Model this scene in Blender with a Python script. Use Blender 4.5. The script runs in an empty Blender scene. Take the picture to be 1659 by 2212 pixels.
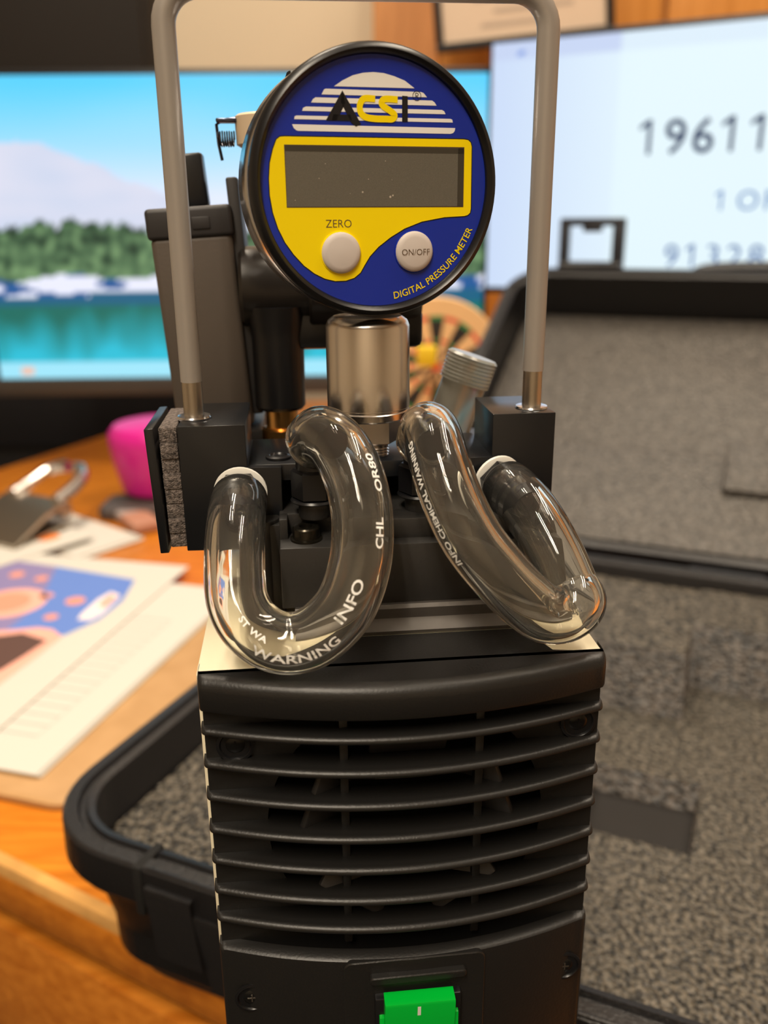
import bpy, bmesh, math, random
from math import sin, cos, pi, radians, sqrt, atan2
from mathutils import Vector, Matrix, noise
random.seed(4)
sc = bpy.context.scene
COL = sc.collection

# ---------------------------------------------------------------- camera
EYE = 1.065
PITCH = radians(18.5); ROLL = radians(0.5)
fw = Vector((0, cos(PITCH), -sin(PITCH))); up0 = Vector((0, sin(PITCH), cos(PITCH))); rt0 = Vector((1, 0, 0))
rt = rt0*cos(ROLL) - up0*sin(ROLL); upv = up0*cos(ROLL) + rt0*sin(ROLL)
cd = bpy.data.cameras.new('camera'); cam = bpy.data.objects.new('camera', cd); COL.objects.link(cam)
M = Matrix.Identity(4)
for i, v in enumerate((rt, upv, -fw)):
    for j in range(3): M[j][i] = v[j]
M.translation = Vector((0, 0, EYE)); cam.matrix_world = M
cd.sensor_fit = 'VERTICAL'; cd.sensor_height = 36.0; cd.lens = 1880/2212*36
cd.clip_start = 0.01; cd.clip_end = 50
cd.dof.use_dof = True; cd.dof.focus_distance = 0.205; cd.dof.aperture_fstop = 10.5
sc.camera = cam

# ---------------------------------------------------------------- world, lights, exposure
w = bpy.data.worlds.new('world'); sc.world = w; w.use_nodes = True
bg = w.node_tree.nodes['Background']; bg.inputs[0].default_value = (1.0, 0.92, 0.84, 1); bg.inputs[1].default_value = 0.10
sc.view_settings.view_transform = 'Standard'; sc.view_settings.look = 'None'
sc.view_settings.exposure = 0.0; sc.view_settings.gamma = 1.0
sc.view_settings.use_curve_mapping = False

def area(name, loc, rot, sx, sy, power, col):
    l = bpy.data.lights.new(name, 'AREA'); l.shape = 'RECTANGLE'; l.size = sx; l.size_y = sy
    l.energy = power; l.color = col
    o = bpy.data.objects.new(name, l); COL.objects.link(o); o.location = loc; o.rotation_euler = rot
    return o
WARM = (1.0, 0.86, 0.68)
for i, (x, y, e) in enumerate(((-0.30, 0.85, 12), (0.65, 0.50, 12), (-0.30, -0.95, 23))):
    for k in (-0.09, 0.09):
        area('ceiling_tube_light', (x+k, y, 2.52), (0, 0, 0), 0.04, 1.15, e, WARM)

# ---------------------------------------------------------------- helpers
def lin(c): return tuple(((v/12.92) if v <= .04045 else ((v+.055)/1.055)**2.4) for v in c)
def hexc(h): return lin(tuple(int(h[i:i+2], 16)/255 for i in (0, 2, 4)))

def mat(name, col, rough=.5, metal=0., spec=.5, bump=None, var=None, coat=0, trans=0, ior=1.45, emit=None, estr=0, alpha=1, aniso=0):
    m = bpy.data.materials.new(name); m.use_nodes = True
    nt = m.node_tree; b = nt.nodes['Principled BSDF']
    b.inputs['Base Color'].default_value = (*col, 1); b.inputs['Roughness'].default_value = rough
    b.inputs['Metallic'].default_value = metal; b.inputs['Specular IOR Level'].default_value = spec
    b.inputs['Coat Weight'].default_value = coat; b.inputs['Transmission Weight'].default_value = trans
    b.inputs['IOR'].default_value = ior
    if aniso: b.inputs['Anisotropic'].default_value = aniso
    if emit: b.inputs['Emission Color'].default_value = (*emit, 1); b.inputs['Emission Strength'].default_value = estr
    tc = nt.nodes.new('ShaderNodeTexCoord')
    if var:   # (scale, amount, stretch)
        sc_, am, st = var
        mp = nt.nodes.new('ShaderNodeMapping'); mp.inputs['Scale'].default_value = st
        nz = nt.nodes.new('ShaderNodeTexNoise'); nz.inputs['Scale'].default_value = sc_; nz.inputs['Detail'].default_value = 6
        rp = nt.nodes.new('ShaderNodeMapRange'); rp.inputs['To Min'].default_value = 1-am; rp.inputs['To Max'].default_value = 1+am
        rp.inputs['From Min'].default_value = .3; rp.inputs['From Max'].default_value = .7
        mx = nt.nodes.new('ShaderNodeVectorMath'); mx.operation = 'SCALE'; mx.inputs[0].default_value = col
        nt.links.new(tc.outputs['Object'], mp.inputs[0]); nt.links.new(mp.outputs[0], nz.inputs['Vector'])
        nt.links.new(nz.outputs['Fac'], rp.inputs['Value']); nt.links.new(rp.outputs[0], mx.inputs['Scale'])
        nt.links.new(mx.outputs[0], b.inputs['Base Color'])
    if bump:  # (scale, strength, distance)
        nz = nt.nodes.new('ShaderNodeTexNoise'); nz.inputs['Scale'].default_value = bump[0]; nz.inputs['Detail'].default_value = 3
        bp = nt.nodes.new('ShaderNodeBump'); bp.inputs['Strength'].default_value = bump[1]; bp.inputs['Distance'].default_value = bump[2]
        nt.links.new(tc.outputs['Object'], nz.inputs['Vector']); nt.links.new(nz.outputs['Fac'], bp.inputs['Height'])
        nt.links.new(bp.outputs[0], b.inputs['Normal'])
    return m

class MB:
    """collects shapes; build() links them as ONE mesh object"""
    def __init__(s): s.bm = bmesh.new(); s.mi = 0
    def _add(s, verts, faces, mi=None):
        vs = [s.bm.verts.new(v) for v in verts]
        for f in faces:
            try:
                fc = s.bm.faces.new([vs[i] for i in f]); fc.material_index = s.mi if mi is None else mi
            except ValueError: pass
        return vs
    def box(s, x0, x1, y0, y1, z0, z1, bev=0, seg=2, mtx=None):
        b = bmesh.new(); bmesh.ops.create_cube(b, size=1)
        for v in b.verts: v.co = Vector(((x0+x1)/2+v.co.x*(x1-x0), (y0+y1)/2+v.co.y*(y1-y0), (z0+z1)/2+v.co.z*(z1-z0)))
        if bev: bmesh.ops.bevel(b, geom=b.edges[:], offset=bev, segments=seg, affect='EDGES', profile=.5)
        s.merge(b, mtx); return s
    def merge(s, b, mtx=None):
        b.verts.ensure_lookup_table(); b.verts.index_update()
        vs = [(mtx @ v.co) if mtx else v.co.copy() for v in b.verts]
        s._add(vs, [[v.index for v in f.verts] for f in b.faces]); b.free()
    def lathe(s, prof, c=(0, 0, 0), axis=(0, 0, 1), seg=32, close=False, mtx=None):
        """prof: [(r, h)...] around axis from c"""
        a = Vector(axis).normalized(); q = Vector((0, 0, 1)).rotation_difference(a).to_matrix()
        vs = []; n = len(prof)
        for r, h in prof:
            for k in range(seg):
                t = 2*pi*k/seg; p = q @ Vector((max(r, 1e-5)*cos(t), max(r, 1e-5)*sin(t), h)) + Vector(c)
                vs.append(mtx @ p if mtx else p)
        fs = []
        for i in range(n-1 if not close else n):
            j = (i+1) % n
            for k in range(seg):
                k2 = (k+1) % seg
                fs.append((i*seg+k, i*seg+k2, j*seg+k2, j*seg+k))
        if not close:
            fs.append(tuple(range(seg))[::-1]); fs.append(tuple(range((n-1)*seg, n*seg)))
        s._add(vs, fs); return s
    def cyl(s, p0, p1, r0, r1=None, seg=28, bev=0):
        r1 = r0 if r1 is None else r1
        d = Vector(p1)-Vector(p0); L = d.length
        pr = [(r0, 0), (r1, L)] if not bev else [(r0-bev, 0), (r0-bev*.3, bev*.3), (r0, bev), (r1, L-bev), (r1-bev*.3, L-bev*.3), (r1-bev, L)]
        return s.lathe(pr, p0, d, seg)
    def prism(s, poly, h0, h1, mtx=None, bev=0):
        """poly in xy, extruded along z"""
        n = len(poly); f = mtx or Matrix.Identity(4)
        vs = [f @ Vector((x, y, h0)) for x, y in poly]+[f @ Vector((x, y, h1)) for x, y in poly]
        fs = [tuple(range(n))[::-1], tuple(range(n, 2*n))]+[(i, (i+1) % n, (i+1) % n+n, i+n) for i in range(n)]
        b = bmesh.new(); vv = [b.verts.new(v) for v in vs]
        for q in fs: b.faces.new([vv[i] for i in q])
        b.normal_update()
        if bev:
            bmesh.ops.bevel(b, geom=b.edges[:], offset=bev, segments=2, affect='EDGES', profile=.5)
        s.merge(b); return s
    def flat(s, poly, h=0, mtx=None, mi=None):
        f = mtx or Matrix.Identity(4)
        s._add([f @ Vector((x, y, h)) for x, y in poly], [tuple(range(len(poly)))], mi); return s
    def sweep(s, frames, prof, closed_path=False, closed_prof=True, caps=True):
        """frames: [(origin, U, V)], prof [(u, v)]"""
        n = len(prof); vs = []
        for o, U, V in frames:
            for u, v in prof: vs.append(Vector(o)+Vector(U)*u+Vector(V)*v)
        fs = []; m = len(frames)
        for i in range(m if closed_path else m-1):
            j = (i+1) % m
            for k in range(n if closed_prof else n-1):
                k2 = (k+1) % n
                fs.append((i*n+k, i*n+k2, j*n+k2, j*n+k))
        if caps and not closed_path and closed_prof:
            fs.append(tuple(range(n))[::-1]); fs.append(tuple(range((m-1)*n, m*n)))
        s._add(vs, fs); return s
    def tube(s, pts, r, seg=12, caps=True, closed=False):
        fr = frames_of(pts)
        rr = r if isinstance(r, (list, tuple)) else [r]*len(pts)
        n = seg; vs = []
        for (p, T, U, V), q in zip(fr, rr):
            for k in range(n): vs.append(p+U*(q*cos(2*pi*k/n))+V*(q*sin(2*pi*k/n)))
        fs = [(i*n+k, i*n+(k+1) % n, (i+1)*n+(k+1) % n, (i+1)*n+k) for i in range(len(pts)-1) for k in range(n)]
        if caps: fs += [tuple(range(n))[::-1], tuple(range((len(pts)-1)*n, len(pts)*n))]
        s._add(vs, fs); return s
    def build(s, name, m, parent=None, scale=1.0, smooth=True, angle=35, recalc=True):
        if recalc: bmesh.ops.recalc_face_normals(s.bm, faces=s.bm.faces)
        if scale != 1: bmesh.ops.scale(s.bm, vec=(scale,)*3, verts=s.bm.verts)
        me = bpy.data.meshes.new(name); s.bm.to_mesh(me); s.bm.free()
        for x in (m if isinstance(m, (list, tuple)) else [m]): me.materials.append(x)
        if smooth:
            me.polygons.foreach_set('use_smooth', [True]*len(me.polygons)); me.set_sharp_from_angle(angle=radians(angle))
        o = bpy.data.objects.new(name, me); COL.objects.link(o)
        if parent: o.parent = parent
        return o

def frames_of(pts):
    pts = [Vector(p) for p in pts]; out = []; U = None
    for i, p in enumerate(pts):
        T = (pts[min(i+1, len(pts)-1)]-pts[max(i-1, 0)]).normalized()
        if U is None:
            U = T.cross(Vector((0, 0, 1)) if abs(T.z) < .9 else Vector((1, 0, 0))).normalized()
        U = (U-T*U.dot(T)).normalized(); out.append((p, T, U, T.cross(U)))
    return out
def catmull(P, n=10):
    P = [Vector(p) for p in P]; Q = [P[0]*2-P[1]]+P+[P[-1]*2-P[-2]]; out = []
    for i in range(1, len(Q)-2):
        for k in range(n):
            t = k/n; a, b, c, d = Q[i-1], Q[i], Q[i+1], Q[i+2]
            out.append(.5*((2*b)+(c-a)*t+(2*a-5*b+4*c-d)*t*t+(3*b-a-3*c+d)*t**3))
    out.append(P[-1]); return out
def thing(name, label, cat, loc=(0, 0, 0), rz=0, group=None):
    o = bpy.data.objects.new(name, None); COL.objects.link(o); o.empty_display_size = .02
    o.location = loc; o.rotation_euler = (0, 0, rz); o['label'] = label; o['category'] = cat
    if group: o['group'] = group
    return o
def tag(o, label=None, cat=None, group=None, kind=None):
    if label: o['label'] = label
    if cat: o['category'] = cat
    if group: o['group'] = group
    if kind: o['kind'] = kind
    return o
def text2d(s, size=1.0, align='LEFT', sx=1.0, off=0.0):
    cu = bpy.data.curves.new('t', 'FONT'); cu.body = s; cu.size = size; cu.align_x = align; cu.offset = off; cu.resolution_u = 3
    o = bpy.data.objects.new('t', cu); COL.objects.link(o)
    dg = bpy.context.evaluated_depsgraph_get(); me = bpy.data.meshes.new_from_object(o.evaluated_get(dg))
    vs = [(v.co.x*sx, v.co.y) for v in me.vertices]; fs = [tuple(p.vertices) for p in me.polygons]
    bpy.data.objects.remove(o); bpy.data.curves.remove(cu); bpy.data.meshes.remove(me)
    return vs, fs
def rrect(x0, x1, y0, y1, r, n=8):
    out = []
    for cx, cy, a0 in ((x1-r, y1-r, 0), (x0+r, y1-r, 90), (x0+r, y0+r, 180), (x1-r, y0+r, 270)):
        for k in range(n+1):
            a = radians(a0+90*k/n); out.append((cx+r*cos(a), cy+r*sin(a)))
    return out
def circ(cx, cy, r, n=40): return [(cx+r*cos(2*pi*k/n), cy+r*sin(2*pi*k/n)) for k in range(n)]

# ---------------------------------------------------------------- materials
m_blk = mat('black_textured_plastic', (.0115, .0110, .0105), .40, bump=(1500, .25, .0002))
m_blk2 = mat('black_satin_plastic', (.007, .007, .008), .32)
m_anod = mat('black_anodised_metal', (.006, .007, .009), .3, spec=.6)
m_dark = mat('dark_interior', (.006, .006, .006), .8)
m_head = mat('dark_grey_head', (.020, .019, .018), .42, bump=(900, .2, .0002))
m_strip = mat('grey_base_plate', (.075, .068, .062), .4, metal=.4)
m_cream = mat('cream_housing', (.80, .73, .54), .4)
m_handle = mat('grey_coated_rod', (.36, .33, .30), .36, metal=.3)
m_steel = mat('brushed_steel', (.74, .70, .66), .22, metal=1, aniso=.6)
m_sleeve = mat('zinc_rod_end', (.5, .45, .38), .3, metal=1)
m_brass = mat('brass', (.75, .42, .14), .3, metal=1)
m_glass = mat('clear_pvc', (.985, .975, .92), .015, trans=.985, ior=1.42)
m_white = mat('white_print', (.85, .85, .82), .5)
m_tape = mat('white_thread_tape', (.85, .84, .78), .5)
m_felt = mat('grey_felt', (.17, .14, .125), .95, var=(1200, .75, (1, 1, 1)), bump=(2500, 1, .001))
m_blue = mat('gauge_blue', (.006, .028, .36), .22, coat=.3)
m_yel = mat('gauge_yellow', (.95, .74, .0), .3)
m_lcd = mat('lcd_glass', (.125, .118, .098), .12, coat=.4, var=(9000, .18, (1, 1, 1)))
m_btn = mat('grey_rubber_button', (.60, .55, .52), .5)
m_ink = mat('black_ink', (.006, .006, .008), .5)
m_brown = mat('brown_ink', (.10, .06, .03), .5)
m_chrome = mat('chrome', (.80, .83, .88), .2, metal=1)
m_green = mat('green_rocker', (.0, .40, .03), .25, emit=(.0, .8, .06), estr=.05)
m_valve = mat('grey_brown_plastic', (.085, .068, .055), .5, bump=(1200, .2, .0002))
m_beige = mat('beige_plastic', (.66, .52, .36), .5)
m_clearg = mat('smoky_clear_plastic', (.62, .63, .57), .25, trans=.55, ior=1.45)
m_case = mat('black_case_plastic', (.012, .0115, .0125), .36, bump=(700, .5, .0006))

def foam_mat(name, c0, c1, scale):
    m = mat(name, c0, .75); nt = m.node_tree; b = nt.nodes['Principled BSDF']
    tc = nt.nodes.new('ShaderNodeTexCoord')
    v = nt.nodes.new('ShaderNodeTexVoronoi'); v.inputs['Scale'].default_value = scale
    n = nt.nodes.new('ShaderNodeTexNoise'); n.inputs['Scale'].default_value = scale*.8; n.inputs['Detail'].default_value = 4
    cr = nt.nodes.new('ShaderNodeValToRGB'); cr.color_ramp.elements[0].color = (*c0, 1); cr.color_ramp.elements[1].color = (*c1, 1)
    cr.color_ramp.elements[0].position = .42; cr.color_ramp.elements[1].position = .64
    bp = nt.nodes.new('ShaderNodeBump'); bp.inputs['Distance'].default_value = .0012; bp.inputs['Strength'].default_value = 1
    bp.invert = True
    for q in (v, n): nt.links.new(tc.outputs['Object'], q.inputs['Vector'])
    nt.links.new(n.outputs['Fac'], cr.inputs[0]); nt.links.new(cr.outputs[0], b.inputs['Base Color'])
    nt.links.new(v.outputs['Distance'], bp.inputs['Height']); nt.links.new(bp.outputs[0], b.inputs['Normal'])
    b.inputs['Roughness'].default_value = .42
    return m
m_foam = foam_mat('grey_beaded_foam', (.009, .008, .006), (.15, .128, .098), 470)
m_foam_shade = foam_mat('shaded_cut_foam', (.006, .005, .004), (.085, .068, .055), 330)  # cut walls: coarser beads, with shade painted into the darker colour
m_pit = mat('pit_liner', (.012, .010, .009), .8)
m_foam2 = foam_mat('grey_lid_foam', (.050, .045, .040), (.125, .112, .098), 320)

def wood_mat(name, a, b_, scale, st, rough=.3, coat=.25, rot=0):
    m = mat(name, a, rough, coat=coat); nt = m.node_tree; b = nt.nodes['Principled BSDF']
    tc = nt.nodes.new('ShaderNodeTexCoord'); mp = nt.nodes.new('ShaderNodeMapping'); mp.inputs['Scale'].default_value = st
    mp.inputs['Rotation'].default_value = (0, 0, rot)
    n = nt.nodes.new('ShaderNodeTexNoise'); n.inputs['Scale'].default_value = scale; n.inputs['Detail'].default_value = 8; n.inputs['Distortion'].default_value = .6
    cr = nt.nodes.new('ShaderNodeValToRGB'); cr.color_ramp.elements[0].color = (*a, 1); cr.color_ramp.elements[1].color = (*b_, 1)
    cr.color_ramp.elements[0].position = .35; cr.color_ramp.elements[1].position = .68
    nt.links.new(tc.outputs['Object'], mp.inputs[0]); nt.links.new(mp.outputs[0], n.inputs['Vector'])
    nt.links.new(n.outputs['Fac'], cr.inputs[0]); nt.links.new(cr.outputs[0], b.inputs['Base Color'])
    return m
m_desk = wood_mat('orange_varnished_oak', (.50, .145, .009), (.72, .245, .022), 14, (1.2, 14, 14))
m_desk2 = wood_mat('orange_oak_front', (.50, .15, .012), (.70, .25, .03), 14, (1.2, 14, 14))
m_wood = wood_mat('warm_wood_panel', (.50, .22, .07), (.62, .29, .10), 6, (12, 12, 1), .5, 0)
m_woodr = wood_mat('orange_wood_panel', (.50, .20, .03), (.64, .28, .06), 6, (12, 12, 1), .5, 0)
m_wall = mat('cream_wall_paint', (.62, .52, .38), .8, bump=(60, .1, .002))
m_dkwood = mat('dark_cabinet', (.012, .009, .007), .8)
m_paper = mat('white_paper', (.60, .575, .52), .7)
m_black = mat('matt_black', (.004, .004, .006), .6)

# ================================================================ THE SETTING
def struct(name, mb, m): return tag(mb.build(name, m, smooth=False), kind='structure')
struct('floor', MB().box(-2.4, 2.4, -2.4, 1.9, -.05, 0), mat('dark_carpet', (.03, .027, .025), .95, bump=(300, .6, .003)))
struct('ceiling', MB().box(-2.4, 2.4, -2.4, 1.9, 2.6, 2.65), mat('ceiling_white', (.75, .72, .66), .9))
struct('wall_back', MB().box(-2.4, 2.4, 1.8, 1.9, 0, 2.6), m_wall)
struct('wall_left', MB().box(-2.5, -2.4, -2.4, 1.9, 0, 2.6), m_wall)
struct('wall_right', MB().box(2.4, 2.5, -2.4, 1.9, 0, 2.6), m_wall)
struct('wall_front', MB().box(-2.4, 2.4, -2.5, -2.4, 0, 2.6), m_wall)
struct('trim_1', MB().box(-.012, .105, 1.75, 1.8, 0, 2.6, .004), m_wood)

# orange wooden hutch to the right of the post
h = thing('wooden_hutch', 'orange wooden hutch cabinet on the right behind the white monitor screen', 'cabinet', (.8, 1.62, .75))
MB().box(-.695, .75, 0, .16, 0, 1.0, .003).build('body', m_woodr, h)
for x in (-.34, .02, .38): MB().box(x-.35, x-.0, -.018, 0, .35, .99, .003).build('door', m_woodr, h)
h.location.z = .75

c = thing('wall_cabinet', 'dark brown wall cabinet at the top left above the landscape monitor', 'cabinet', (-.85, 1.62, 1.2))
MB().box(-.5, .462, .02, .18, .0, .8, .004).build('body', m_dkwood, c)
MB().box(-.49, -.02, 0, .02, .01, .79, .004).build('door', m_dkwood, c)
MB().box(-.01, .455, 0, .02, .01, .79, .004).build('door', m_dkwood, c)

# ================================================================ DESK
fl = lambda x: .258-.561*x
def desk_poly(inset=0):
    d = Vector((.873, -.489)); n = Vector((.489, .873))
    a = Vector((-.728, .666)); b = Vector((1.25, fl(1.25)))
    a2 = Vector((-.43, 1.36))
    return [tuple(a+n*inset), tuple(b+n*inset), (1.25, 1.6), (-.30, 1.6), tuple(a2), (-.60, .97)]
dk = thing('desk', 'orange varnished wooden desk with a worn rounded front edge', 'desk', (0, .9, 0))
def L(poly, o=(0, .9)): return [(x-o[0], y-o[1]) for x, y in poly]
top_ = MB().prism(L(desk_poly()), .714, .75, bev=.007).build('desktop', m_desk, dk)
m_worn = mat('worn_edge', (.62, .33, .10), .3, coat=.3, var=(30, .35, (1, 1, 1)))
top_.data.materials.append(m_worn)
for p_ in top_.data.polygons:
    if .1 < p_.normal.z < .97: p_.material_index = 1
MB().prism(L(desk_poly(.012)), .700, .714).build('groove_strip', mat('dark_wood_gap', (.09, .03, .008), .6), dk)
pan = MB(); pan.prism(L(desk_poly(.05)), .0, .700); pan.build('desk_body', m_desk2, dk)
dd = Vector((.873, -.489, 0)); nn = Vector((.489, .873, 0))
MF = Matrix(((dd.x, nn.x, 0, 0), (dd.y, nn.y, 0, 0), (0, 0, 1, 0), (0, 0, 0, 1)))
MF.translation = Vector((0, .258-.9, 0))
for i, (s0, s1) in enumerate(((-.78, -.33), (-.32, .13), (.14, .59))):
    for z0, z1 in ((.53, .696), (.30, .522), (.05, .292)):
        q = MB(); q.box(s0, s1, .006, .05, z0, z1, .004, mtx=MF); dr = q.build('drawer', m_desk2, dk)
        k = MB(); k.box((s0+s1)/2-.05, (s0+s1)/2+.05, -.018, -.010, (z0+z1)/2-.006, (z0+z1)/2+.006, .002, mtx=MF)
        k.box((s0+s1)/2-.048, (s0+s1)/2-.04, -.012, .01, (z0+z1)/2-.004, (z0+z1)/2+.004, mtx=MF)
        k.box((s0+s1)/2+.04, (s0+s1)/2+.048, -.012, .01, (z0+z1)/2-.004, (z0+z1)/2+.004, mtx=MF)
        k.build('drawer_handle', m_brass, dr)

fc = thing('file_cabinet', 'black cabinet in the shadow left of the desk under the landscape monitor', 'cabinet', (-.98, 1.64, 0))
MB().box(-.42, .77, -.01, .14, 0, .92, .006).build('body', m_black, fc)
for z in (.04, .35, .66): MB().box(-.41, .76, -.025, -.01, z, z+.25, .004).build('drawer', m_black, fc)

# ================================================================ MONITORS
def colour_grid(name, wd, ht, nx, ny, fn, parent, strength, gain=1.0):
    vs = []; fs = []; cols = []
    for j in range(ny+1):
        for i in range(nx+1):
            u, v = i/nx, j/ny; vs.append((wd*u, 0, ht*v)); cols.append(lin(fn(u, v)))
    for j in range(ny):
        for i in range(nx):
            a = j*(nx+1)+i; fs.append((a, a+1, a+nx+2, a+nx+1))
    me = bpy.data.meshes.new(name); me.from_pydata(vs, [], fs)
    at = me.color_attributes.new('pic', 'FLOAT_COLOR', 'POINT')
    at.data.foreach_set('color', [x for c_ in cols for x in (*c_, 1)])
    m = bpy.data.materials.new(name+'_picture'); m.use_nodes = True; nt = m.node_tree; b = nt.nodes['Principled BSDF']
    ca = nt.nodes.new('ShaderNodeVertexColor'); ca.layer_name = 'pic'
    b.inputs['Base Color'].default_value = (.01, .01, .01, 1); b.inputs['Roughness'].default_value = .35
    nt.links.new(ca.outputs['Color'], b.inputs['Emission Color']); b.inputs['Emission Strength'].default_value = strength
    me.materials.append(m); o = bpy.data.objects.new(name, me); COL.objects.link(o); o.parent = parent
    return o
def mix(a, b, t): t = max(0, min(1, t)); return tuple(x+(y-x)*t for x, y in zip(a, b))
def nz(x, y, s=0): return noise.noise(Vector((x, y, s)))
def landscape(u, v):
    # v measured up from the bottom of the screen
    if v < .058:
        return (.62, .90, .98) if not (.045 < u < .07 and .015 < v < .045) else (.95, .75, .65)
    sky = mix((.88, .92, 1.0), (.33, .82, 1.0), (v-.62)/.36)
    sky = mix(sky, (.93, .94, 1), .25*max(0, nz(u*3, v*5, 2)+.1))
    c = sky
    # snowy mountain, peak near the left
    ridge = .80-1.15*max(0, u-.13)**1.0*.62-.35*max(0, .05-u)+.018*nz(u*22, 0, 1)
    if v < ridge: c = mix((.86, .87, .94), (.80, .84, .93), .5+.8*nz(u*10, v*16, 5))
    tree = .51+.035*nz(u*30, 0, 3)+.022*nz(u*80, 1, 3)+.03*max(0, sin(u*9))
    if v < tree:
        t = .5+1.1*nz(u*55, v*28, 7)
        c = mix((.09, .22, .16), (.46, .60, .42), t*.8+.35*(.5-(v-.42)*7))
    shore = .355+.02*nz(u*9, 0, 9)
    if v < shore:
        t = nz(u*14, v*30, 11)
        c = (.92, .93, 1) if t > -.10 else (.10, .35, .60)
    if v < .285+.015*nz(u*12, 0, 21)+.02*(u > .2):
        t = (v-.08)/.2; wob = nz(u*26, v*6, 13)
        c = mix((.12, .75, .85), (.02, .42, .38), t*1.25+.45*wob)
        if v > .262: c = mix(c, (.08, .35, .6), .6)
    return c
m_bez = mat('monitor_bezel', (.012, .013, .016), .4)
t = thing('monitor', 'wide monitor showing a snowy mountain above a turquoise lake', 'monitor', (-.505, 1.15, 0), 0)
scr = colour_grid('screen', .636, .362, 190, 110, landscape, t, 1.03)
scr.location = (0, -.001, .871); 
mb = MB(); mb.box(-.012, .641, 0, .03, .858-.0, 1.240, .003)
mb.build('casing', m_bez, t)
mb = MB(); mb.box(-.012, .641, -.004, .0, .848, .870, .0015).build('bezel', mat('grey_bezel', (.05, .045, .04), .4), t)
mb = MB(); mb.box(.29, .35, .03, .055, .76, 1.0, .004).build('stand_neck', m_bez, t)
mb = MB(); mb.prism(L(rrect(.20, .44, -.07, .12, .03), (0, 0)), .7505, .762, bev=.002).build('stand_foot', m_bez, t)
t.rotation_euler = (0, 0, radians(1.0))

def page(u, v):
    c = mix((.80, .87, .98), (.89, .96, 1.0), (u-.02)*3)
    if v > .93: c = (.78, .84, .96)
    if u > .30: c = mix(c, (.90, .975, 1.0), .7)
    if .062 < u < .078 and .952 < v < .968: c = (.30, .50, .85)
    return c
t = thing('monitor', 'monitor turned inward showing large numbers on a white page', 'monitor', (.134, 1.15, 0), radians(-25))
s_ = colour_grid('screen', .494, .278, 120, 66, page, t, 1.0); s_.location = (0, -.001, .984)
MB().box(-.004, .500, 0, .028, .976, 1.269, .003).build('casing', m_bez, t)
m_nav = mat('screen_text', (.01, .02, .05), .5, emit=lin((.10, .20, .36)), estr=.8)
m_nav2 = mat('screen_text_pale', (.01, .02, .05), .5, emit=lin((.38, .55, .78)), estr=.9)
def screen_text(s, x, z, size, m, name='text_line', off=0.0, sx=1):
    vs, fs = text2d(s, size, off=off, sx=sx); mb = MB()
    mb._add([(x+a, -.0022, z+b) for a, b in vs], fs); return mb.build(name, m, t, smooth=False, recalc=False)
ONE = [(-.035, .70), (.055, .70), (.055, 0), (-.035, 0), (-.035, .56), (-.19, .47), (-.19, .56)]
def screen_line(chars, x0, z, pitch, size, m, off=0.0):
    for k, ch in enumerate(chars):
        if ch == ' ': continue
        mb = MB(); x = x0+k*pitch
        if ch == '1':
            mb._add([(x+a*size, -.0022, z+b*size) for a, b in ((-.03, 0), (.055, 0), (.055, .70), (-.03, .70))], [(0, 1, 2, 3)])
            mb._add([(x+a*size, -.0022, z+b*size) for a, b in ((-.03, .70), (-.20, .58), (-.20, .49), (-.03, .58))], [(0, 1, 2, 3)])
        else:
            vs, fs = text2d(ch, size, 'CENTER', off=off); mb._add([(x+a, -.0022, z+b) for a, b in vs], fs)
        mb.build('character', m, t, smooth=False, recalc=False)
screen_line('19611', .188, .984+.150, .0293, .052, m_nav, .0004)
screen_line('1', .2723, .984+.089, .02, .030, m_nav2)
screen_line('OF', .3005, .984+.089, .0225, .030, m_nav2)
screen_line('91328', .2245, .984+.0275, .0228, .036, mat('screen_text_blue', (.01, .02, .05), .5, emit=lin((.30, .45, .68)), estr=.9))
MB().box(.22, .28, .028, .05, .77, 1.1, .004).build('stand_neck', m_bez, t)
MB().prism(rrect(.14, .36, -.02, .16, .03), .7505, .762, bev=.002).build('stand_foot', m_bez, t)

# ================================================================ FRAMED PAPER
f = thing('picture_frame', 'black framed paper with faint grey writing at the top centre', 'picture', (.086, 1.47, 1.305), radians(0))
MF2 = Matrix.Rotation(radians(-5.5), 4, 'Y')
mb = MB()
for x0, x1, z0, z1 in ((0, .27, 0, .012), (0, .27, .338, .35), (0, .012, .012, .338), (.258, .27, .012, .338)):
    mb.box(x0, x1, 0, .012, z0, z1, .002, mtx=MF2)
mb.build('frame', m_black, f)
mb = MB(); mb.box(.012, .258, .006, .010, .012, .338, mtx=MF2); ppr = mb.build('paper', mat('tan_paper', (.62, .48, .36), .7), f)
mb = MB()
for k, (x, z, l) in enumerate(((.07, .028, .10), (.09, .046, .12), (.06, .064, .13), (.05, .10, .16), (.05, .13, .15), (.05, .16, .16))):
    mb.box(x, x+l, .0055, .006, z, z+.006, mtx=MF2)
mb.build('faint_writing', mat('grey_writing', (.42, .33, .26), .7), f)
MB().box(.10, .16, .012, .13, .10, .14, .002, mtx=MF2).build('wall_bracket', m_black, f)

# ================================================================ PAPERS ON THE DESK
PH = radians(-15.0)     # paper heading, clockwise
def on_desk(corner, heading):   # matrix: x right, y away, origin at corner
    return Matrix.Translation(Vector((*corner, 0))) @ Matrix.Rotation(heading, 4, 'Z')
cb = thing('clipboard', 'tan clipboard lying on the desk under the printed form', 'clipboard', (-.184, .418, .7505), radians(-17))
MB().prism(rrect(-.235, .012, -.006, .285, .018), 0, .004, bev=.0008).build('board', wood_mat('tan_board', (.42, .235, .09), (.49, .285, .12), 30, (1, 1, 1), .5, 0), cb)

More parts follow.
